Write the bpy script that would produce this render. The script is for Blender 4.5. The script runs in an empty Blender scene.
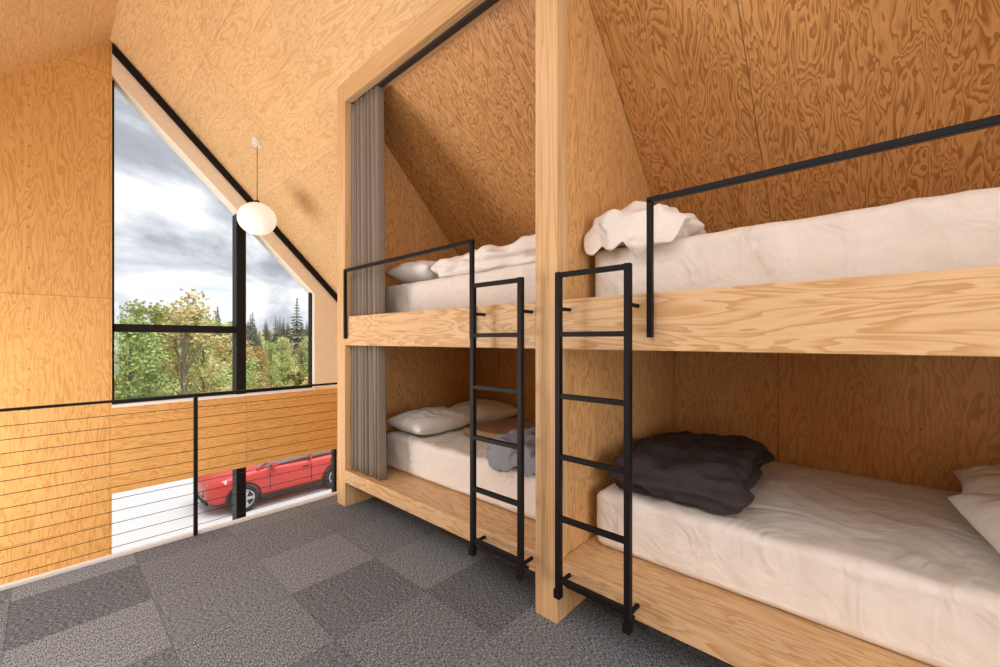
import bpy, bmesh, math, random
from mathutils import Vector, noise, Matrix
random.seed(7)
S=bpy.context.scene
S.view_settings.view_transform='Standard'
S.view_settings.look='None'
S.view_settings.exposure=0.1

# ---------------------------------------------------------------- materials
def newmat(name):
    m=bpy.data.materials.new(name); m.use_nodes=True
    nt=m.node_tree; b=nt.nodes['Principled BSDF']
    return m,nt,b
def N(nt,t,**k):
    n=nt.nodes.new(t)
    for a,v in k.items(): setattr(n,a,v)
    return n
def math_(nt,op,a,b=None,c=None):
    n=nt.nodes.new('ShaderNodeMath'); n.operation=op
    for i,v in enumerate((a,b,c)):
        if v is None: continue
        if isinstance(v,(int,float)): n.inputs[i].default_value=v
        else: nt.links.new(v,n.inputs[i])
    return n.outputs[0]
def ramp(nt,fac,stops):
    r=nt.nodes.new('ShaderNodeValToRGB'); cr=r.color_ramp
    while len(cr.elements)<len(stops): cr.elements.new(0.5)
    for e,(p,c) in zip(cr.elements,stops):
        e.position=p; e.color=(c[0],c[1],c[2],1)
    nt.links.new(fac,r.inputs[0]); return r.outputs[0]
def mix(nt,fac,a,b,blend='MIX'):
    n=nt.nodes.new('ShaderNodeMix'); n.data_type='RGBA'; n.blend_type=blend
    for s,v in ((n.inputs[0],fac),(n.inputs[6],a),(n.inputs[7],b)):
        if isinstance(v,(int,float)): s.default_value=v
        elif isinstance(v,tuple): s.default_value=(v[0],v[1],v[2],1)
        else: nt.links.new(v,s)
    return n.outputs[2]

def plywood(name,light,dark,rings=12,su=0.9,sv=3.2,L=2.44,W=1.22,off=(0,0),amt=1.0,seam=0.5,rough=0.5,knots=True,panelvar=0.10,dist=.5,screws=False):
    m,nt,b=newmat(name)
    uv=N(nt,'ShaderNodeUVMap').outputs[0]
    sp=N(nt,'ShaderNodeSeparateXYZ'); nt.links.new(uv,sp.inputs[0])
    u=math_(nt,'ADD',sp.outputs[0],50*L+off[0]); v=math_(nt,'ADD',sp.outputs[1],50*W+off[1])
    ul=math_(nt,'DIVIDE',u,L); vl=math_(nt,'DIVIDE',v,W)
    iu=math_(nt,'FLOOR',ul); iv=math_(nt,'FLOOR',vl)
    cid=N(nt,'ShaderNodeCombineXYZ'); nt.links.new(iu,cid.inputs[0]); nt.links.new(iv,cid.inputs[1])
    wn=N(nt,'ShaderNodeTexWhiteNoise',noise_dimensions='3D'); nt.links.new(cid.outputs[0],wn.inputs[0])
    z=math_(nt,'MULTIPLY',wn.outputs[0],37.0)
    c=N(nt,'ShaderNodeCombineXYZ')
    nt.links.new(math_(nt,'MULTIPLY',sp.outputs[0],su),c.inputs[0]); nt.links.new(math_(nt,'MULTIPLY',sp.outputs[1],sv),c.inputs[1]); nt.links.new(z,c.inputs[2])
    n1=N(nt,'ShaderNodeTexNoise'); nt.links.new(c.outputs[0],n1.inputs['Vector'])
    n1.inputs['Scale'].default_value=1; n1.inputs['Detail'].default_value=3; n1.inputs['Roughness'].default_value=0.5; n1.inputs['Distortion'].default_value=dist
    t=math_(nt,'MULTIPLY',n1.outputs[0],rings)
    fr=math_(nt,'FRACT',t)
    g=ramp(nt,fr,[(0,(0,0,0)),(0.40,(0.18,.18,.18)),(0.80,(1,1,1)),(0.90,(1,1,1)),(1,(0,0,0))])
    c2=N(nt,'ShaderNodeCombineXYZ')
    nt.links.new(math_(nt,'MULTIPLY',sp.outputs[0],5),c2.inputs[0]); nt.links.new(math_(nt,'MULTIPLY',sp.outputs[1],160),c2.inputs[1]); nt.links.new(z,c2.inputs[2])
    n2=N(nt,'ShaderNodeTexNoise'); nt.links.new(c2.outputs[0],n2.inputs['Vector']); n2.inputs['Scale'].default_value=1; n2.inputs['Detail'].default_value=1
    f=math_(nt,'MULTIPLY',math_(nt,'SUBTRACT',n2.outputs[0],0.5),0.5)
    gg=math_(nt,'MULTIPLY',math_(nt,'ADD',g,f),amt)
    cl=N(nt,'ShaderNodeClamp'); nt.links.new(gg,cl.inputs[0])
    col=mix(nt,cl.outputs[0],light,dark)
    n3=N(nt,'ShaderNodeTexNoise'); nt.links.new(uv,n3.inputs['Vector']); n3.inputs['Scale'].default_value=1.3
    val=math_(nt,'ADD',math_(nt,'MULTIPLY',math_(nt,'SUBTRACT',n3.outputs[0],0.5),0.2),1.0)
    val=math_(nt,'ADD',val,math_(nt,'MULTIPLY',math_(nt,'SUBTRACT',wn.outputs[0],0.5),panelvar))
    hs=N(nt,'ShaderNodeHueSaturation'); nt.links.new(col,hs.inputs['Color']); nt.links.new(val,hs.inputs['Value'])
    col=hs.outputs[0]
    if knots:
        mpk=N(nt,'ShaderNodeCombineXYZ'); nt.links.new(math_(nt,'MULTIPLY',u,5.0),mpk.inputs[0]); nt.links.new(math_(nt,'MULTIPLY',v,6.5),mpk.inputs[1])
        vo=N(nt,'ShaderNodeTexVoronoi'); nt.links.new(mpk.outputs[0],vo.inputs['Vector']); vo.inputs['Scale'].default_value=1.0
        vc=N(nt,'ShaderNodeSeparateColor'); nt.links.new(vo.outputs['Color'],vc.inputs[0])
        k=math_(nt,'MULTIPLY',math_(nt,'LESS_THAN',vo.outputs['Distance'],0.04),math_(nt,'GREATER_THAN',vc.outputs[0],.5))
        col=mix(nt,math_(nt,'MULTIPLY',k,0.6),col,(0.18,0.07,0.02))
    if screws:
        du=math_(nt,'MULTIPLY',math_(nt,'SUBTRACT',math_(nt,'FRACT',math_(nt,'DIVIDE',u,.2)),.5),.2)
        dv=math_(nt,'MULTIPLY',math_(nt,'SUBTRACT',math_(nt,'FRACT',math_(nt,'DIVIDE',math_(nt,'ADD',v,.275),.61)),.5),.61)
        dd=math_(nt,'SQRT',math_(nt,'ADD',math_(nt,'MULTIPLY',du,du),math_(nt,'MULTIPLY',dv,dv)))
        col=mix(nt,math_(nt,'MULTIPLY',math_(nt,'LESS_THAN',dd,.008),.6),col,(0.14,0.06,0.02))
    if seam>0:
        fu=math_(nt,'FRACT',ul); fv=math_(nt,'FRACT',vl)
        s1=math_(nt,'LESS_THAN',math_(nt,'MULTIPLY',fu,L),0.005)
        s2=math_(nt,'LESS_THAN',math_(nt,'MULTIPLY',fv,W),0.005)
        s=math_(nt,'MULTIPLY',math_(nt,'MAXIMUM',s1,s2),seam)
        col=mix(nt,s,col,(0.08,0.035,0.015))
    nt.links.new(col,b.inputs['Base Color'])
    b.inputs['Roughness'].default_value=rough
    b.inputs['Specular IOR Level'].default_value=0.35
    return m

M_wall=plywood('ply_wall',(0.78,0.455,0.155),(0.61,0.305,0.08),rings=12,su=1.4,sv=8.5,amt=.8,L=2.44,W=1.22,off=(0.64,0.74),screws=True)
M_ceil=plywood('ply_ceiling',(0.84,0.565,0.285),(0.67,0.385,0.15),rings=12,su=1.5,sv=9,amt=.75,L=2.44,W=1.22,off=(0.2,0.3),seam=.3)
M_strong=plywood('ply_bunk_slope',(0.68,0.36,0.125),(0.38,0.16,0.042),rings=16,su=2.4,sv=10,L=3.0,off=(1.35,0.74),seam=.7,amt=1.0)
M_div=plywood('ply_divider',(0.74,0.44,0.185),(0.54,0.275,0.095),rings=14,su=2.0,sv=10,off=(1.1,0.2),seam=0,amt=.95)
M_back=plywood('ply_back',(0.74,0.46,0.21),(0.56,0.31,0.12),rings=13,su=1.7,sv=10,off=(0.9,0.75),seam=.6,amt=.95)
M_board=plywood('fir_board',(0.76,0.515,0.285),(0.59,0.335,0.145),rings=12,su=1.3,sv=9,L=40,W=30,off=(20,15),seam=0,knots=False,rough=.42,amt=.95)
M_post=plywood('fir_post',(0.72,0.475,0.25),(0.59,0.345,0.145),rings=9,su=.3,sv=16,L=40,W=30,off=(20,15),seam=0,knots=False,rough=.42,amt=.85,dist=.1)

def simple(name,col,rough=.5,metal=0,spec=.5,bump=None,emit=None):
    m,nt,b=newmat(name)
    tc=N(nt,'ShaderNodeTexCoord')
    n=N(nt,'ShaderNodeTexNoise'); nt.links.new(tc.outputs['Object'],n.inputs['Vector']); n.inputs['Scale'].default_value=25
    c=mix(nt,n.outputs[0],tuple(x*.93 for x in col),tuple(min(1,x*1.05) for x in col))
    nt.links.new(c,b.inputs['Base Color'])
    b.inputs['Roughness'].default_value=rough; b.inputs['Metallic'].default_value=metal; b.inputs['Specular IOR Level'].default_value=spec
    if bump:
        n2=N(nt,'ShaderNodeTexNoise'); nt.links.new(tc.outputs['Object'],n2.inputs['Vector'])
        n2.inputs['Scale'].default_value=bump[0]; n2.inputs['Detail'].default_value=3; n2.inputs['Distortion'].default_value=bump[2] if len(bump)>2 else 0
        bp=N(nt,'ShaderNodeBump'); bp.inputs['Strength'].default_value=bump[1]; bp.inputs['Distance'].default_value=.03
        nt.links.new(n2.outputs[0],bp.inputs['Height']); nt.links.new(bp.outputs[0],b.inputs['Normal'])
    if emit:
        b.inputs['Emission Color'].default_value=(*emit[0],1); b.inputs['Emission Strength'].default_value=emit[1]
    return m
M_black=simple('black_steel',(0.006,0.005,0.005),.5,spec=.22)
M_dark=simple('dark_track',(0.03,0.03,0.03),.5)
M_white=simple('white_paint',(0.88,0.87,0.85),.5)
M_pale=simple('pale_reveal',(0.93,0.83,0.67),.5)
M_sheet=simple('cotton_sheet',(0.84,0.785,0.72),.85,bump=(3.2,.9,1.8))
M_pillow=simple('cotton_pillow',(0.86,0.82,0.77),.85,bump=(6,.6,.8))
M_duvet_w=simple('duvet_white',(0.86,0.81,0.755),.9,bump=(9,.6,.6))
M_duvet_d=simple('duvet_dark',(0.050,0.041,0.042),.9,bump=(9,.6,.6),spec=.2)
M_duvet_b=simple('duvet_bluegrey',(0.27,0.285,0.325),.9,bump=(9,.5,.6))
M_blanket=simple('blanket_tan',(0.36,0.21,0.10),.9,bump=(8,.4,.6))
M_curtain=simple('curtain_linen',(0.25,0.20,0.155),.95,bump=(300,.2))
M_globe=simple('frosted_globe',(0.88,0.84,0.78),.5,emit=((1,.92,.82),.4))

# carpet
M_carpet,nt,b=newmat('carpet_tile')
tc=N(nt,'ShaderNodeTexCoord'); sp=N(nt,'ShaderNodeSeparateXYZ'); nt.links.new(tc.outputs['Object'],sp.inputs[0])
x=math_(nt,'MULTIPLY',math_(nt,'ADD',sp.outputs[0],50.12),2.0); y=math_(nt,'MULTIPLY',math_(nt,'ADD',sp.outputs[1],50.2),2.0)
ix=math_(nt,'FLOOR',x); iy=math_(nt,'FLOOR',y)
cc=N(nt,'ShaderNodeCombineXYZ'); nt.links.new(ix,cc.inputs[0]); nt.links.new(iy,cc.inputs[1])
wn=N(nt,'ShaderNodeTexWhiteNoise'); nt.links.new(cc.outputs[0],wn.inputs[0])
par=math_(nt,'MODULO',math_(nt,'ADD',ix,iy),2.0)
def strk(sx,sy):
    mp=N(nt,'ShaderNodeMapping'); mp.inputs['Scale'].default_value=(sx,sy,1); nt.links.new(tc.outputs['Object'],mp.inputs[0])
    n=N(nt,'ShaderNodeTexNoise'); n.inputs['Scale'].default_value=1; n.inputs['Detail'].default_value=3; n.inputs['Roughness'].default_value=.7; nt.links.new(mp.outputs[0],n.inputs['Vector']); return n.outputs[0]
a=strk(65,210); c_=strk(210,65)
mm=N(nt,'ShaderNodeMix'); mm.data_type='FLOAT'; nt.links.new(par,mm.inputs[0]); nt.links.new(a,mm.inputs[2]); nt.links.new(c_,mm.inputs[3])
sn=math_(nt,'ADD',math_(nt,'MULTIPLY',math_(nt,'SUBTRACT',mm.outputs[0],0.5),3.8),math_(nt,'MULTIPLY',math_(nt,'SUBTRACT',wn.outputs[0],0.5),.20))
sn=math_(nt,'ADD',math_(nt,'ADD',sn,.44),math_(nt,'MULTIPLY',par,.09))
col=ramp(nt,sn,[(0,(0.048,0.055,0.066)),(0.5,(0.185,0.202,0.226)),(1,(0.44,0.465,0.50))])
sx=math_(nt,'LESS_THAN',math_(nt,'FRACT',x),.010); sy=math_(nt,'LESS_THAN',math_(nt,'FRACT',y),.010)
col=mix(nt,math_(nt,'MULTIPLY',math_(nt,'MAXIMUM',sx,sy),.35),col,(0.04,0.045,0.05))
nt.links.new(col,b.inputs['Base Color']); b.inputs['Roughness'].default_value=.97; b.inputs['Specular IOR Level'].default_value=.1
bp=N(nt,'ShaderNodeBump'); bp.inputs['Strength'].default_value=.4; bp.inputs['Distance'].default_value=.003; nt.links.new(mm.outputs[0],bp.inputs['Height']); nt.links.new(bp.outputs[0],b.inputs['Normal'])

# glass
M_glass,nt,b=newmat('window_glass'); nt.nodes.remove(b)
tr=N(nt,'ShaderNodeBsdfTransparent'); gl=N(nt,'ShaderNodeBsdfGlossy'); gl.inputs['Roughness'].default_value=.02
ms=N(nt,'ShaderNodeMixShader'); ms.inputs[0].default_value=.02
nt.links.new(tr.outputs[0],ms.inputs[1]); nt.links.new(gl.outputs[0],ms.inputs[2]); nt.links.new(ms.outputs[0],nt.nodes['Material Output'].inputs[0])

# ---------------------------------------------------------------- helpers
def empty(name,loc=(0,0,0)):
    e=bpy.data.objects.new(name,None); e.empty_display_size=.1; e.location=loc
    S.collection.objects.link(e); return e
def setuv(me,g):
    g=Vector(g).normalized()
    uvl=me.uv_layers.new(name='UVMap')
    for p in me.polygons:
        n=p.normal
        t=g-n*g.dot(n)
        if t.length<.2:
            a=Vector((0,0,1)) if abs(n.z)<.9 else Vector((0,1,0))
            t=a-n*a.dot(n)
        t.normalize(); w=n.cross(t)
        if (w.x+w.y*1.1+w.z*1.2)<0: w=-w
        for li in p.loop_indices:
            co=me.vertices[me.loops[li].vertex_index].co
            uvl.data[li].uv=(co.dot(t),co.dot(w))
def finish(name,bm,mat,parent=None,grain=(0,0,1),smooth=False,bevel=0):
    bmesh.ops.recalc_face_normals(bm,faces=bm.faces)
    me=bpy.data.meshes.new(name); bm.to_mesh(me); bm.free()
    if grain is not None: setuv(me,grain)
    if mat: me.materials.append(mat)
    if smooth:
        for p in me.polygons: p.use_smooth=True
    o=bpy.data.objects.new(name,me); S.collection.objects.link(o)
    if parent: o.parent=parent
    if bevel:
        md=o.modifiers.new('bev','BEVEL'); md.width=bevel; md.segments=2; md.limit_method='ANGLE'
    return o
def prism(name,pts,axis,a,b,mat,grain=(0,0,1),parent=None,bevel=0):
    bm=bmesh.new()
    def mk(p,t):
        if axis=='y': return (p[0],t,p[1])
        if axis=='x': return (t,p[0],p[1])
        return (p[0],p[1],t)
    A=[bm.verts.new(mk(p,a)) for p in pts]; B=[bm.verts.new(mk(p,b)) for p in pts]
    bm.faces.new(A); bm.faces.new(B[::-1])
    n=len(pts)
    for i in range(n):
        j=(i+1)%n; bm.faces.new((A[i],B[i],B[j],A[j]))
    return finish(name,bm,mat,parent,grain,bevel=bevel)
def box(name,x0,x1,y0,y1,z0,z1,mat,grain=(0,0,1),parent=None,bevel=0):
    return prism(name,[(x0,y0),(x1,y0),(x1,y1),(x0,y1)],'z',z0,z1,mat,grain,parent,bevel)
def bar(bm,p0,p1,w,d=None,round_=False):
    p0=Vector(p0);p1=Vector(p1); ax=(p1-p0); L=ax.length; ax.normalize()
    d=d or w
    up=Vector((0,0,1)) if abs(ax.z)<.9 else Vector((1,0,0))
    s=ax.cross(up).normalized(); t=s.cross(ax)
    if round_:
        ks=[(math.cos(k*math.pi/5)*w/2,math.sin(k*math.pi/5)*w/2) for k in range(10)]
    else: ks=[(-w/2,-d/2),(w/2,-d/2),(w/2,d/2),(-w/2,d/2)]
    A=[bm.verts.new(p0+s*a+t*b) for a,b in ks]; B=[bm.verts.new(p1+s*a+t*b) for a,b in ks]
    bm.faces.new(A); bm.faces.new(B[::-1])
    for i in range(len(ks)):
        j=(i+1)%len(ks); bm.faces.new((A[i],B[i],B[j],A[j]))

# ---------------------------------------------------------------- room constants
XR,ZR=0.484,4.616
XK,XL=3.19,-2.222
ZK=5.10-XK
YW=6.18; YB=-3.2; YE=3.49; GZ=-3.3
FZ=-3.15
def roof(x): return ZR-abs(x-XR)

box('floor',XL,XK,YB,YE,-.04,0,M_carpet)
box('floor_structure',XL,XK,YB,YE,-.33,-.041,M_wall,(1,0,0))
box('trim_1',XL,XK,YE,YE+.04,-.33,.016,M_white,(1,0,0))
box('ground_floor_slab',XL,XK,YB,YW+.15,GZ-.05,FZ,simple('concrete_floor',(0.6,0.57,0.53),.6))
sl=.22
prism('ceiling',[(XR,ZR),(XK+.3,5.10-XK-.3),(XK+.3,5.10-XK-.3+sl*1.4),(XR,ZR+sl*1.4)],'y',YB,YW+.3,M_ceil,(0,1,0))
cl=empty('ceiling_west')
def lslope(nm,xa,xb,ya,yb):
    prism(nm,[(xa,roof(xa)),(xb,roof(xb)),(xb,roof(xb)+sl*1.4),(xa,roof(xa)+sl*1.4)],'y',ya,yb,M_ceil,(0,1,0),cl)
lslope('panel_1',XL-.3,XR,2.6,YW+.3); lslope('panel_2',XL-.3,XR,YB,-1.6)
lslope('panel_3',-.2,XR,-1.6,2.6); lslope('panel_4',XL-.3,-1.7,-1.6,2.6)  # gap between these panels is invented, left open for a fill lamp
box('wall_east',XK,XK+.2,YB,YW+.2,GZ,ZK+.1,M_back,(0,0,1))
ww=empty('wall_west')
HY0,HY1,HZ0,HZ1=3.75,5.95,-1.6,1.6
for nm,a in (('panel_1',(YB,HY0,GZ,ZK+.1)),('panel_2',(HY1,YW+.2,GZ,ZK+.1)),('panel_3',(HY0,HY1,GZ,HZ0)),('panel_4',(HY0,HY1,HZ1,ZK+.1))):
    box(nm,XL-.2,XL,a[0],a[1],a[2],a[3],M_wall,(0,0,1),ww)
w3=empty('fill_opening_frame')  # unseen window frame, made up to carry the hall fill lamp
box('mullion',XL-.13,XL-.07,(HY0+HY1)/2-.03,(HY0+HY1)/2+.03,HZ0,HZ1,M_black,parent=w3)
box('sill_frame',XL-.13,XL-.07,HY0,HY1,HZ0,HZ0+.05,M_black,parent=w3); box('head_frame',XL-.13,XL-.07,HY0,HY1,HZ1-.05,HZ1,M_black,parent=w3)
ws=empty('wall_south')
prism('panel_1',[(XL,GZ),(-1.3,GZ),(-1.3,roof(-1.3)),(XL,roof(XL))],'y',YB-.2,YB,M_wall,(0,0,1),ws)
prism('panel_2',[(1.5,GZ),(XK,GZ),(XK,roof(XK)),(1.5,roof(1.5))],'y',YB-.2,YB,M_wall,(0,0,1),ws)
prism('panel_3',[(-1.3,2.5),(1.5,2.5),(1.5,roof(1.5)),(XR,ZR),(-1.3,roof(-1.3))],'y',YB-.2,YB,M_wall,(0,0,1),ws)
prism('panel_4',[(-1.3,GZ),(1.5,GZ),(1.5,.3),(-1.3,.3)],'y',YB-.2,YB,M_wall,(0,0,1),ws)  # hole between the panels is invented, lets the south fill lamp in

wn_=empty('wall_north')
WX0,WX1=.50,2.70
LX1=3.08
prism('panel_left',[(XL,GZ),(WX0,GZ),(WX0,roof(WX0)),(XR,ZR),(XL,roof(XL))],'y',YW,YW+.2,M_wall,(0,0,1),wn_)
prism('spandrel',[(WX0,-.33),(XK,-.33),(XK,.61),(WX0,.61)],'y',YW,YW+.2,M_wall,(1,0,0),wn_)
prism('panel_right',[(WX1,.61),(XK,.61),(XK,roof(XK)),(WX1,roof(WX1))],'y',YW,YW+.2,M_pale,(0,0,1),wn_)
prism('panel_lower_right',[(LX1,GZ),(XK,GZ),(XK,-.33),(LX1,-.33)],'y',YW,YW+.2,M_wall,(0,0,1),wn_)
def slope_strip(nm,d0,d1,y0,y1,mat,par,xa=WX0,xb=WX1):
    return prism(nm,[(xa,roof(xa)-d0),(xb,roof(xb)-d0),(xb,roof(xb)-d1),(xa,roof(xa)-d1)],'y',y0,y1,mat,(1,0,-1),par)
slope_strip('head',0,.36,YW,YW+.2,M_pale,wn_)
slope_strip('black_channel',.015,.12,YW-.03,YW,M_black,wn_,WX0,XK-.02)
w1=empty('window_1')
G=YW+.12
def wbar(nm,x0,x1,z0,z1,par,dep=.09):
    box(nm,x0,x1,G-dep/2,G+dep/2,z0,z1,M_black,parent=par)
wbar('jamb_left',WX0,WX0+.025,.61,roof(WX0)-.33,w1)
wbar('jamb_right',WX1-.02,WX1,.61,roof(WX1)-.33,w1)
wbar('sill_frame',WX0,WX1,.61,.66,w1)
wbar('transom',WX0,1.72,1.44,1.53,w1)
box('mullion',1.69,1.80,YW+.0,YW+.18,.61,roof(1.75)-.35,M_black,parent=w1)
prism('glass',[(WX0,.61),(WX1,.61),(WX1,roof(WX1)-.33),(WX0,roof(WX0)-.33)],'y',G-.004,G+.004,M_glass,parent=w1)
box('sill_board',WX0,WX1,YW-.02,YW+.07,.61,.64,M_white,parent=w1)
w2=empty('window_2')
box('mullion',1.69,1.80,YW,YW+.18,FZ,-.33,M_black,parent=w2)
wbar('jamb_right',LX1-.04,LX1,FZ,-.33,w2)
wbar('sill_frame',WX0,LX1,FZ,FZ+.06,w2)
box('glass',WX0,LX1,G-.004,G+.004,FZ,-.33,M_glass,parent=w2)

# ---------------------------------------------------------------- bunks
FX=1.64
def divider(nm,y0,y1,par):
    prism(nm,[(FX+.09,0),(XK,0),(XK,5.10-XK-.012),(FX+.09,5.10-FX-.09-.012)],'y',y0+.004,y1-.004,M_div,(0,0,1),par)
    prism(nm+'_post',[(FX,0),(FX+.09,0),(FX+.09,5.10-FX-.102),(FX,5.10-FX-.012)],'y',y0,y1,M_post,(0,0,1),par,bevel=.003)
YA0,YA1=1.256,3.19
YN0,YN1=-.93,1.126
bunks=[]
for k,(ya,yb) in enumerate(((YA0,YA1),(YN0,YN1))):
    B=empty('built_in_bunk_bed'); bunks.append(B)
    box('upper_front_board',FX,FX+.03,ya,yb,1.307,1.54,M_board,(0,1,0),B,bevel=.003)
    box('upper_platform',1.80,XK-.012,ya,yb,1.31,1.40,M_back,(0,1,0),B)
    box('upper_platform_rail',FX+.031,1.80,ya,min(yb,2.72),1.31,1.40,M_back,(0,1,0),B)
    box('lower_front_board',FX,FX+.03,ya,yb,.197,.297,M_board,(0,1,0),B,bevel=.003)
    box('lower_platform',FX+.031,XK-.012,ya,yb,.20,.2965,M_board,(0,1,0),B)
    box('toe_kick',2.1,2.12,ya,yb,.0,.199,M_dark,(0,1,0),B)
    prism('header_fascia',[(FX,3.285),(FX+.03,3.285),(FX+.03,5.10-FX-.045),(FX,5.10-FX-.012)],'y',ya,yb,M_post,(0,1,0),B)
    prism('header_soffit',[(FX+.031,3.29),(FX+.14,3.29),(FX+.14,5.10-FX-.155),(FX+.031,5.10-FX-.047)],'y',ya,yb,M_post,(0,1,0),B)
    box('curtain_track',FX+.055,FX+.095,ya,yb,3.272,3.289,M_dark,(0,1,0),B)
    box('back_panel',XK-.011,XK-.001,ya,yb,0,ZK-.01,M_back,(0,0,1),B)
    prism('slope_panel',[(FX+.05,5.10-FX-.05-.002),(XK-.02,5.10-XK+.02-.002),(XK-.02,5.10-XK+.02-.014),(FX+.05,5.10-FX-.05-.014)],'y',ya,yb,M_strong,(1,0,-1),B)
divider('middle_divider',YN1,YA0,bunks[0])
divider('end_divider',YA1,3.32,bunks[0])
divider('end_divider',-1.06,YN0,bunks[1])

def ladder(y0,y1):
    bm=bmesh.new(); X=1.55; w=.026
    zs=[1.64,1.375,1.10,.83,.555,.28]
    for y in (y0,y1):
        bar(bm,(X,y,.20),(X,y,1.653),w)
        bar(bm,(X,y,1.49),(FX+.0,y,1.49),.018,round_=True)
        bar(bm,(X,y,.262),(FX+.0,y,.262),.02,round_=True)
        bar(bm,(X-.004,y,.20),(X-.004,y,.24),.032)
    for z in zs: bar(bm,(X,y0,z),(X,y1,z),.022)
    bar(bm,(X+.06,y0,.225),(X+.06,y1,.225),.012)
    return finish('bed_ladder',bm,M_black,None,None,bevel=.002)
ladder(.728,1.055); ladder(1.275,1.605)
def guard(y0,y1):
    bm=bmesh.new(); X=1.622; w=.022
    bar(bm,(X,y0,1.36),(X,y0,1.905),w); bar(bm,(X,y1,1.36),(X,y1,1.905),w)
    bar(bm,(X,y0-.011,1.905),(X,y1+.011,1.905),w)
    for y in (y0,y1):
        for z in (1.39,1.50): bar(bm,(X,y,z),(FX,y,z),.014,round_=True)
    return finish('bed_guard_rail',bm,M_black,None,None,bevel=.002)
guard(-.82,.669); guard(1.689,3.15)

# curtain
bm=bmesh.new()
nx,nz=170,30; rows=[]
for j in range(nz+1):
    z=.302+(3.269-.302)*j/nz; row=[]
    tt=1-j/nz
    for i in range(nx+1):
        s=i/nx
        y=2.775+.400*s-(tt*.05*(1-s))
        ph=s*2*math.pi*8+.5*math.sin(s*9)+.25*math.sin(z*1.3)
        x=1.712+.029*math.sin(ph)+.007*math.sin(ph*2.3+z)
        y+=.010*math.cos(ph)
        row.append(bm.verts.new((x,y,z)))
    rows.append(row)
for j in range(nz):
    for i in range(nx): bm.faces.new((rows[j][i],rows[j][i+1],rows[j+1][i+1],rows[j+1][i]))
cu=finish('privacy_curtain',bm,M_curtain,None,None,smooth=True)
md=cu.modifiers.new('s','SOLIDIFY'); md.thickness=.003

def rounded(name,c,h,r,mat,cuts=44,amp=.006,fr=3.0,layers=0,lay_amp=0,rot=0,sag=0,seed=0,edge_drop=0,smooth_it=0,streak=0):
    bm=bmesh.new(); bmesh.ops.create_cube(bm,size=2)
    bmesh.ops.subdivide_edges(bm,edges=bm.edges,cuts=cuts,use_grid_fill=True)
    h=Vector(h); sd=Vector((seed*3.1,seed*7.7,seed*1.3))
    for v in bm.verts:
        p=Vector((v.co.x*h.x,v.co.y*h.y,v.co.z*h.z))
        q=Vector([max(-h[i]+min(r,h[i]),min(h[i]-min(r,h[i]),p[i])) for i in range(3)])
        d=p-q
        n=d.normalized() if d.length>1e-6 else Vector((0,0,0))
        if d.length>1e-6: p=q+Vector([n[i]*min(r,h[i]) for i in range(3)])
        nn=noise.noise(p*fr+sd)+.5*noise.noise(p*fr*2.3+sd)
        ridge=abs(noise.noise(p*fr*1.7+sd+Vector((9,9,9))))
        a=amp*(nn-ridge*1.0)
        if streak:   # long shallow pulls in the fitted sheet
            s1=p.x*.8+p.y*.6; s2=-p.x*.6+p.y*.8
            a+=streak*(.5-abs(noise.noise(Vector((s1*1.6,s2*7,p.z*2))+sd))*2.2)
        if p.z<-h.z*.75: a*=.15
        if layers:
            side=1-abs(n.z)
            a+=lay_amp*math.cos((p.z/h.z)*math.pi*layers+1.2*noise.noise(p*2+sd))*side
        p=p+n*a
        if sag: p.z+= -sag*((p.x/h.x)**2*.5+(p.y/h.y)**2*.5)*(p.z/h.z*.5+.5)
        p.z=max(p.z,-h.z)
        if edge_drop:
            over=max(0,(-h.x*.86-p.x)); p.z-=edge_drop*min(1,over/(h.x*.14))
        v.co=p
    if smooth_it:
        for _ in range(smooth_it): bmesh.ops.smooth_vert(bm,verts=bm.verts,factor=.5,use_axis_x=True,use_axis_y=True,use_axis_z=True)
    o=finish(name,bm,mat,None,None,smooth=True)
    o.location=c; o.rotation_euler=(0,0,rot)
    return o
def mattress(x0,x1,y0,y1,z0,z1,seed):
    return rounded('mattress',((x0+x1)/2,(y0+y1)/2,(z0+z1)/2),((x1-x0)/2,(y1-y0)/2,(z1-z0)/2),.045,M_sheet,cuts=64,amp=.005,fr=4.5,seed=seed,streak=.008)
mattress(1.90,3.15,-.88,1.08,.298,.58,1)
mattress(1.90,3.15,1.29,3.05,.298,.58,2)
mattress(1.90,3.15,-.88,1.09,1.402,1.815,3)
mattress(1.90,3.15,1.29,3.05,1.402,1.80,4)

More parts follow.
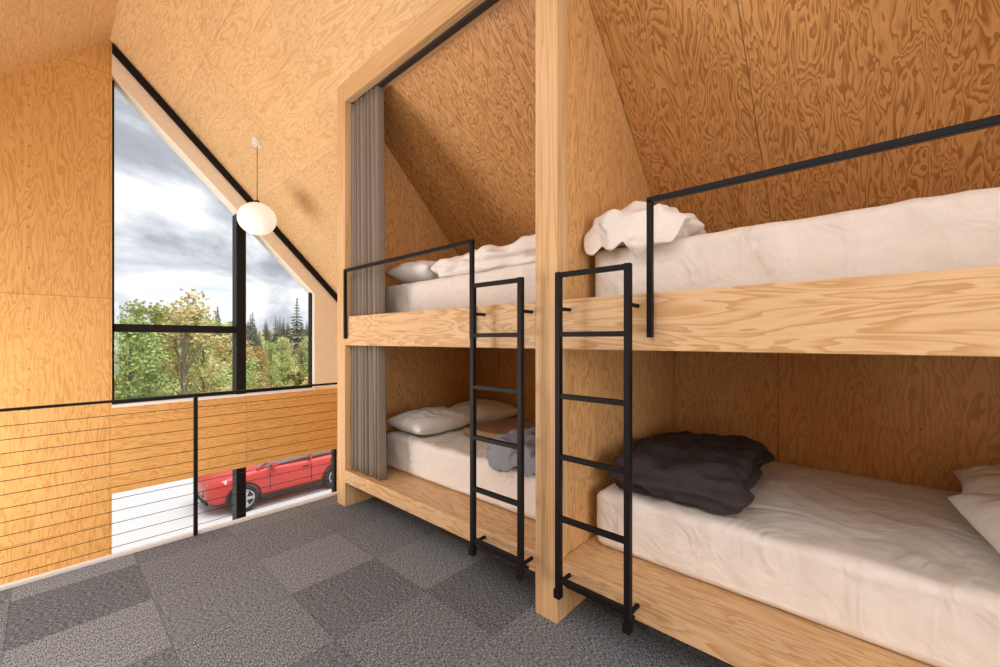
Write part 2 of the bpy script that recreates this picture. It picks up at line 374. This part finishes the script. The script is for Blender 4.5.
def pillow(c,hx,hy,hz,mat,rot=(0,0,0),seed=0,name='pillow'):
    bm=bmesh.new(); n=40; sd=Vector((seed*5.1,seed,seed*2.2))
    def pt(i,j,s):
        u=-1+2*i/n; v=-1+2*j/n
        t=max(0,(1-abs(u)**3.2)*(1-abs(v)**3.2))**.55
        x=u*hx*(1-.06*abs(v)**2*(1-abs(u))); y=v*hy*(1-.08*(1-abs(v))*u*u)
        x*=1-.05*math.cos(v*math.pi/2)*abs(u); y*=1-.06*math.cos(u*math.pi/2)*abs(v)
        w=noise.noise(Vector((u*2.5,v*2.5,s))+sd)*.16+abs(noise.noise(Vector((u*4,v*2.5,s+3))+sd))*-.22
        return Vector((x,y,s*hz*t*(1+(w if s>0 else w*.2))))
    T=[[None]*(n+1) for _ in range(n+1)]; Bt=[[None]*(n+1) for _ in range(n+1)]
    for i in range(n+1):
        for j in range(n+1):
            T[i][j]=bm.verts.new(pt(i,j,1))
            Bt[i][j]=T[i][j] if i in(0,n) or j in(0,n) else bm.verts.new(pt(i,j,-1))
    for i in range(n):
        for j in range(n):
            bm.faces.new((T[i][j],T[i+1][j],T[i+1][j+1],T[i][j+1]))
            try: bm.faces.new((Bt[i][j],Bt[i][j+1],Bt[i+1][j+1],Bt[i+1][j]))
            except ValueError: pass
    o=finish(name,bm,mat,None,None,smooth=True); o.location=c; o.rotation_euler=rot
    return o
pillow((2.22,2.80,.67),.32,.23,.09,M_pillow,(0.05,0,.05),1)
pillow((2.84,2.80,.67),.30,.23,.09,M_pillow,(0.05,0,-.05),2)
pillow((2.20,2.78,1.905),.29,.25,.095,M_pillow,(0,0,.1),3)
pillow((2.26,-.52,.690),.33,.27,.11,M_pillow,(0,0,.12),4)
pillow((2.84,-.54,.680),.28,.27,.10,M_pillow,(0,0,-.05),5)
rounded('folded_duvet',(2.43,.76,.680),(.49,.32,.095),.09,M_duvet_d,amp=.05,fr=4.5,layers=2,lay_amp=.018,rot=.08,seed=5,sag=.03,smooth_it=2)
rounded('folded_duvet',(2.20,.885,1.925),(.37,.215,.105),.10,M_duvet_w,amp=.065,fr=5.5,layers=2,lay_amp=.022,rot=.03,seed=6,sag=.05,edge_drop=.12,smooth_it=2)
rounded('folded_duvet',(2.26,1.90,1.885),(.36,.55,.085),.085,M_duvet_w,amp=.065,fr=5,layers=1.5,lay_amp=.015,seed=7,sag=.02,smooth_it=2)
rounded('folded_duvet',(2.12,1.66,.665),(.26,.25,.083),.083,M_duvet_b,amp=.055,fr=5.5,layers=2,lay_amp=.015,seed=8,sag=.05,edge_drop=.08,smooth_it=2)
rounded('folded_blanket',(2.55,2.22,.617),(.30,.26,.035),.035,M_blanket,amp=.01,fr=4,layers=2,lay_amp=.006,seed=9)

# ---------------------------------------------------------------- loft railing
rl=empty('cable_railing')
bm=bmesh.new(); bar(bm,(XL+.01,YE-.03,.975),(XK-.02,YE-.03,.975),.03,.014)
for px in (.70,-1.0,XL+.03,2.3): bar(bm,(px,YE-.03,.012),(px,YE-.03,.97),.022,.022)
finish('frame',bm,M_black,rl,None)
bm=bmesh.new()
for k in range(12):
    z=.08+k*.0735
    bar(bm,(XL+.02,YE-.03,z),(XK-.02,YE-.03,z),.0036,round_=True)
finish('cables',bm,M_black,rl,None)

def pendant(X,Y,zc,R=.19):
    e=empty('pendant_lamp',(X,Y,zc))
    bm=bmesh.new(); n=64;m=40; rows=[]
    for j in range(m+1):
        th=math.pi*(.07+.86*j/m); row=[]
        for i in range(n):
            ph=2*math.pi*i/n
            rr=R*math.sin(th)*(1+.004*math.cos(j*math.pi)); row.append(bm.verts.new((rr*math.cos(ph),rr*math.sin(ph),R*.92*math.cos(th))))
        rows.append(row)
    for j in range(m):
        for i in range(n): bm.faces.new((rows[j][i],rows[j][(i+1)%n],rows[j+1][(i+1)%n],rows[j+1][i]))
    bm.faces.new(rows[0]); bm.faces.new(rows[-1][::-1])
    finish('globe_shade',bm,M_globe,e,None,smooth=True)
    bm=bmesh.new(); bar(bm,(0,0,R*.8),(0,0,R*1.05),.05,round_=True); bar(bm,(0,0,R),(0,0,roof(X)-zc-.02),.007,round_=True)
    finish('cord',bm,M_dark,e,None)
    bm=bmesh.new(); bar(bm,(0,0,roof(X)-zc-.045),(0,0,roof(X)-zc+.03),.10,round_=True)
    finish('canopy',bm,M_white,e,None)
pendant(1.576,5.04,2.68)

# ---------------------------------------------------------------- car
M_red=simple('car_paint_red',(0.58,0.055,0.045),.3); M_cg=simple('car_glass',(0.24,0.27,0.30),.1,spec=.9)
M_tyre=simple('tyre_rubber',(0.03,0.03,0.03),.8); M_rim=simple('rim_alloy',(0.5,0.5,0.52),.3,.8); M_lamp=simple('headlight',(0.8,0.82,0.85),.1)
car=empty('car',(0,0,0))
def loft(name,st,mat,subd=2):
    bm=bmesh.new(); rings=[]
    for x,prof in st:
        ring=[bm.verts.new((x,y,z)) for y,z in prof]+[bm.verts.new((x,-y,z)) for y,z in reversed(prof)]
        rings.append(ring)
    n=len(rings[0])
    for a,b_ in zip(rings,rings[1:]):
        for i in range(n): bm.faces.new((a[i],a[(i+1)%n],b_[(i+1)%n],b_[i]))
    bm.faces.new(rings[0]); bm.faces.new(rings[-1][::-1])
    o=finish(name,bm,mat,car,None,smooth=True)
    if subd: md=o.modifiers.new('s','SUBSURF'); md.levels=subd; md.render_levels=subd
    return o
def sec(w,zb,zt,crown=.05):
    return [(w*.86,zb),(w*.98,zb+.10),(w*1.0,(zb+zt)/2-.05),(w*.985,(zb+zt)/2+.12),(w*.95,zt-.06),(w*.78,zt+.01),(w*.35,zt+crown)]
body=[(-.02,sec(.50,.40,.70)),(.05,sec(.70,.28,.82)),(.22,sec(.86,.24,.93)),(.6,sec(.92,.24,1.0)),(1.0,sec(.93,.24,1.05)),(1.3,sec(.92,.22,1.07)),(2.2,sec(.91,.22,1.02)),(3.0,sec(.92,.22,1.03)),(3.5,sec(.935,.24,1.06)),(4.0,sec(.90,.28,1.08)),(4.25,sec(.80,.36,1.02)),(4.33,sec(.66,.48,.9))]
loft('body',body,M_red)
def gsec(w0,w1,z0,z1): return [(w0,z0),(w0*.55+w1*.45,(z0+z1)/2),(w1,z1-.03),(w1*.5,z1+.03)]
loft('greenhouse_glass',[(1.05,gsec(.82,.76,.95,1.02)),(1.4,gsec(.85,.76,.92,1.24)),(1.95,gsec(.86,.70,.92,1.56)),(2.9,gsec(.86,.70,.92,1.61)),(3.7,gsec(.84,.68,.92,1.53)),(4.15,gsec(.78,.64,.92,1.15))],M_cg,2)
loft('roof_skin',[(1.85,[(.60,1.50),(.62,1.53),(.3,1.58)]),(2.3,[(.65,1.57),(.66,1.61),(.3,1.66)]),(3.1,[(.65,1.57),(.66,1.61),(.3,1.67)]),(3.95,[(.62,1.46),(.62,1.50),(.3,1.55)])],M_red,2)
bm=bmesh.new()
for s in (-1,1):
    for (a,b_) in (((1.12,.82*s,1.02),(1.90,.69*s,1.53)),((2.55,.86*s,1.0),(2.6,.70*s,1.57)),((3.35,.86*s,1.0),(3.3,.70*s,1.57)),((4.12,.78*s,1.03),(3.85,.66*s,1.48))):
        bar(bm,a,b_,.07,.05)
    bar(bm,(1.50,.88*s,1.06),(1.50,1.03*s,1.12),.14,.12)
finish('pillars_and_mirrors',bm,M_red,car,None)
bm=bmesh.new()
for s in (-1,1): bar(bm,(1.2,.90*s,.27),(2.85,.90*s,.27),.05,.1)
bar(bm,(.02,-.40,.55),(.02,.40,.55),.06,.2); bar(bm,(.03,-.55,.34),(.03,.55,.34),.06,.12)
finish('grille_and_cladding',bm,M_tyre,car,None)
bm=bmesh.new()
for s in (-1,1):
    for xx in (1.42,2.55,3.4): bar(bm,(xx,.918*s,.42),(xx,.905*s,.9),.012,.012)
    for xx in (2.3,3.12): bar(bm,(xx,.905*s,.86),(xx+.18,.905*s,.86),.02,.03)
finish('door_lines_and_handles',bm,M_tyre,car,None)
bm=bmesh.new()
for s in (-1,1): bar(bm,(.06,.48*s,.74),(.40,.83*s,.86),.07,.10)
finish('headlights',bm,M_lamp,car,None)
for wx in (.78,3.30):
    for s in (-1,1):
        bm=bmesh.new(); R=.355; prof=[(R*.66,-.11),(R*.93,-.11),(R,-.07),(R,.07),(R*.93,.11),(R*.66,.11)]
        n=32; rr=[]
        for i in range(n):
            a=2*math.pi*i/n; rr.append([bm.verts.new((p*math.cos(a),q,p*math.sin(a))) for p,q in prof])
        for i in range(n):
            for k in range(len(prof)):
                bm.faces.new((rr[i][k],rr[(i+1)%n][k],rr[(i+1)%n][(k+1)%6],rr[i][(k+1)%6]))
        o=finish('tyre',bm,M_tyre,car,None,smooth=True); o.location=(wx,.84*s,R)
        bm=bmesh.new()
        for k in range(5):
            a=2*math.pi*k/5; bar(bm,(0,.08*s,0),(R*.66*math.cos(a),.09*s,R*.66*math.sin(a)),.03,.08)
        n=24; ri=[]
        for i in range(n):
            a=2*math.pi*i/n; ri.append([bm.verts.new((p*math.cos(a),q*s,p*math.sin(a))) for p,q in ((R*.6,.02),(R*.6,.11),(R*.68,.11),(R*.68,.02))])
        for i in range(n):
            for k in range(4): bm.faces.new((ri[i][k],ri[(i+1)%n][k],ri[(i+1)%n][(k+1)%4],ri[i][(k+1)%4]))
        o=finish('rim',bm,M_rim,car,None); o.location=(wx,.84*s+.015*s,R)
        bm=bmesh.new(); bar(bm,(0,-.1,0),(0,.06*s,0),R*1.2,round_=True); o=finish('wheel_well',bm,M_dark,car,None); o.location=(wx,.84*s,R)
        bm=bmesh.new(); pr=None
        for i in range(17):
            a=math.pi*(-.06+1.12*i/16); p=((R+.045)*math.cos(a),0,(R+.045)*math.sin(a))
            if pr: bar(bm,pr,p,.06,.05)
            pr=p
        o=finish('wheel_arch',bm,M_tyre,car,None); o.location=(wx,.905*s,R)
car.location=(2.85,13.6,GZ); car.scale=(1.02,1.02,1.02)

# ---------------------------------------------------------------- outdoors
M_gravel=simple('gravel_lot',(0.64,0.63,0.62),.9)
M_grass,nt,b=newmat('meadow')
tc=N(nt,'ShaderNodeTexCoord'); n=N(nt,'ShaderNodeTexNoise'); n.inputs['Scale'].default_value=.35; n.inputs['Detail'].default_value=8; nt.links.new(tc.outputs['Object'],n.inputs['Vector'])
nt.links.new(ramp(nt,n.outputs[0],[(0.3,(0.14,0.20,0.05)),(0.5,(0.34,0.38,0.13)),(0.7,(0.50,0.45,0.24))]),b.inputs['Base Color']); b.inputs['Roughness'].default_value=1
box('gravel_lot',-25,30,YW+.36,21,GZ-.3,GZ-.01,M_gravel)
bm=bmesh.new(); n=60; V=[]
def hill(Y): return max(0,(Y-80))*.085
for i in range(n+1):
    r=[]
    for j in range(n+1):
        X=-70+190*i/n; Y=21+150*j/n
        h=GZ-.02+ .4*noise.noise(Vector((X*.06,Y*.06,0)))*min(1,(Y-21)/10)+hill(Y)
        r.append(bm.verts.new((X,Y,h)))
    V.append(r)
for i in range(n):
    for j in range(n): bm.faces.new((V[i][j],V[i+1][j],V[i+1][j+1],V[i][j+1]))
finish('meadow_ground',bm,M_grass,None,None,smooth=True)

def leafmat(name,c1,c2,c3):
    m,nt,b=newmat(name)
    oi=N(nt,'ShaderNodeObjectInfo'); g=N(nt,'ShaderNodeNewGeometry')
    f=math_(nt,'ADD',math_(nt,'MULTIPLY',oi.outputs['Random'],.65),math_(nt,'MULTIPLY',g.outputs['Random Per Island'],.35))
    nt.links.new(ramp(nt,f,[(0,c1),(.5,c2),(1,c3)]),b.inputs['Base Color']); b.inputs['Roughness'].default_value=.8
    return m
M_con=leafmat('conifer_needles',(0.15,0.20,0.16),(0.26,0.30,0.22),(0.44,0.40,0.29))  # needles lightened and greyed: distance haze put into the colour
M_leaf=leafmat('shrub_leaves',(0.22,0.35,0.09),(0.48,0.58,0.20),(0.74,0.66,0.30))
M_aut=leafmat('autumn_leaves',(0.36,0.42,0.15),(0.60,0.52,0.21),(0.68,0.44,0.20))
M_bark=simple('bark',(0.26,0.21,0.18),.9)
def conifer_mesh(seed,H=12):
    rnd=random.Random(seed); bm=bmesh.new()
    bar(bm,(0,0,0),(0,0,H*.97),.14)
    lv=26
    for k in range(lv):
        t=k/lv; z=H*(.08+.92*t); R=(H*.17)*(1-t)**.8*(.75+.5*rnd.random())+.1
        nb=14
        for q in range(nb):
            a=2*math.pi*(q+rnd.random())/nb; r=R*(.6+.5*rnd.random()); dz=-r*.35
            d=Vector((math.cos(a),math.sin(a),0)); s=Vector((-d.y,d.x,0))*r*.28
            p0=Vector((0,0,z)); p1=d*r*.6+Vector((0,0,z+dz*.5)); p2=d*r+Vector((0,0,z+dz))
            bm.faces.new([bm.verts.new(p) for p in (p0,p1-s,p2,p1+s)])
            bm.faces.new([bm.verts.new(p) for p in (p0,p1-Vector((0,0,r*.22)),p2)])
    me=bpy.data.meshes.new('conifer'); bm.to_mesh(me); bm.free(); me.materials.append(M_con); return me
def shrub_mesh(seed,R=1.6,H=2.6,nl=1500,trunk=False,ls=.13,mat=None,top=.9):
    rnd=random.Random(seed); bm=bmesh.new()
    bl=[]
    for _ in range(30 if trunk else 14):
        hh=rnd.uniform(.15 if trunk else .3,top); w=(1.15-hh) if trunk else .75
        bl.append((Vector((rnd.uniform(-1,1)*R*w,rnd.uniform(-1,1)*R*w,H*hh)),R*rnd.uniform(.18,.34) if trunk else R*rnd.uniform(.25,.45)))
    for c,r in bl: bar(bm,(0,0,c.z*.6),c,.03)
    bar(bm,(0,0,0),(0,0,H*(.7 if trunk else .3)),.10 if trunk else .06)
    nb=len(bm.faces)
    for _ in range(nl):
        c,r=rnd.choice(bl)
        d=Vector((rnd.gauss(0,1),rnd.gauss(0,1),rnd.gauss(0,1))).normalized()*r*rnd.random()**.4*rnd.uniform(.7,1.4)
        p=c+d
        if p.z<.05: continue
        a=Vector((rnd.gauss(0,1),rnd.gauss(0,1),rnd.gauss(0,1))).normalized()*ls; q=a.orthogonal().normalized()*ls*.7
        bm.faces.new([bm.verts.new(w) for w in (p-a,p-q,p+a,p+q)])
    me=bpy.data.meshes.new('shrub'); bm.to_mesh(me); bm.free(); me.materials.append(mat or M_leaf); me.materials.append(M_bark)
    for i,p in enumerate(me.polygons): p.material_index=1 if i<nb else 0
    return me
con=[conifer_mesh(s) for s in range(4)]; shr=[shrub_mesh(s+20,mat=M_leaf if s<3 else M_aut) for s in range(5)]; tre=[shrub_mesh(40,1.9,6.8,3200,True,.09,M_leaf),shrub_mesh(41,1.6,6.8,2100,True,.08,M_aut)]
def gh(X,Y): return GZ-.02+hill(Y)
F1=empty('conifer_forest'); F2=empty('shrub_thicket'); F3=empty('deciduous_trees')
def inst(me,par,X,Y,s,nm,jit=True):
    o=bpy.data.objects.new(nm,me); o.location=(X,Y,gh(X,Y)-.1); o.rotation_euler=(0,0,random.random()*6.3)
    o.scale=(s*random.uniform(.9,1.15),s*random.uniform(.9,1.15),s*(random.uniform(.8,1.2) if jit else 1)); o.parent=par; S.collection.objects.link(o)
for i in range(480):
    Y=random.uniform(80,150); X=Y*random.uniform(-.2,.8); inst(random.choice(con),F1,X,Y,random.uniform(.38,.58)*(1 if random.random()<.9 else 1.25),'conifer')
for (X,Y,s) in ((23,58,.85),(25.5,60,.66),(8,58,.50),(28,62,.64)): inst(con[1],F1,X,Y,s,'conifer')
for i in range(260):
    Y=random.uniform(28,79); X=Y*random.uniform(-.12,.62)
    inst(random.choice(shr),F2,X,Y,random.uniform(.55,1.0)*(Y/45)**.75*(1.25 if X<Y*.24 else .85),'shrub')
for (X,Y,s,k) in ((4.4,24,1.13,1),(2.4,23,.88,0),(3.4,26,1.02,0),(5.7,26.5,.92,0),(7.0,28.5,.82,1),(8.2,31,.92,0),(9.4,33,.76,1),(0.2,24,.9,0),(1.2,24,.8,1),(16,44,.78,0),(19.5,48,.76,1),(12.2,38,.68,1),(14,41,.70,0),(21,50,.8,0)): inst(tre[k],F3,X,Y,s,'tree',False)

# ---------------------------------------------------------------- world: cloudy sky
W=bpy.data.worlds.new('World'); S.world=W; W.use_nodes=True; nt=W.node_tree; bg=nt.nodes['Background']
tc=N(nt,'ShaderNodeTexCoord'); mp=N(nt,'ShaderNodeMapping'); mp.inputs['Scale'].default_value=(2.3,2.3,4.6); mp.inputs['Location'].default_value=(.4,.2,.3); nt.links.new(tc.outputs['Generated'],mp.inputs[0])
n=N(nt,'ShaderNodeTexNoise'); n.inputs['Scale'].default_value=1.6; n.inputs['Detail'].default_value=8; n.inputs['Roughness'].default_value=.55; n.inputs['Distortion'].default_value=.4; nt.links.new(mp.outputs[0],n.inputs['Vector'])
c=ramp(nt,n.outputs[0],[(0.32,(0.34,0.37,0.42)),(0.43,(0.45,0.48,0.54)),(0.49,(0.64,0.68,0.74)),(0.56,(0.90,0.92,0.95)),(0.66,(0.86,0.90,0.96)),(0.75,(0.50,0.64,0.85))])
nt.links.new(c,bg.inputs[0]); bg.inputs[1].default_value=1.08

def light(name,kind,loc,rot,**k):
    l=bpy.data.lights.new(name,kind)
    for a,v in k.items(): setattr(l,a,v)
    o=bpy.data.objects.new(name,l); o.location=loc; o.rotation_euler=rot; S.collection.objects.link(o); return o
def look(o,d): o.rotation_euler=Vector(d).to_track_quat('-Z','Y').to_euler()
s=light('sun','SUN',(0,20,20),(0,0,0),energy=2.7,angle=.9,color=(1,.98,.95)); look(s,(-.05,.30,-.94))
a=light('slope_fill','AREA',(-1.2,.5,roof(-.95)+.25),(0,0,0),energy=48,shape='RECTANGLE',size=2.0,size_y=4.0,color=(.97,.98,1.0))  # added fill lamp over the slope gap; the skylight is made up
a.rotation_euler=(0,math.radians(-45),0)
a2=light('south_fill','AREA',(.1,YB-.3,1.4),(0,0,0),energy=100,shape='RECTANGLE',size=2.7,size_y=2.1,color=(.97,.98,1.0)); look(a2,(0,1,0))  # added fill lamp behind the camera, at a made-up window
a3=light('west_fill','AREA',(XL-.3,(HY0+HY1)/2,0),(0,0,0),energy=200,shape='RECTANGLE',size=2.1,size_y=3.1,color=(.98,.98,1.0)); look(a3,(1,0,0))  # added hall fill, put in to brighten the ceiling and north wall

# ---------------------------------------------------------------- camera
cam=bpy.data.cameras.new('cam'); co=bpy.data.objects.new('camera',cam); S.collection.objects.link(co)
cam.sensor_width=36; cam.lens=36*415/1000; cam.shift_y=.0065; cam.clip_start=.02; cam.clip_end=500
co.location=(0,0,1.35); co.rotation_euler=(math.radians(90),0,math.radians(-47.7))
S.camera=co
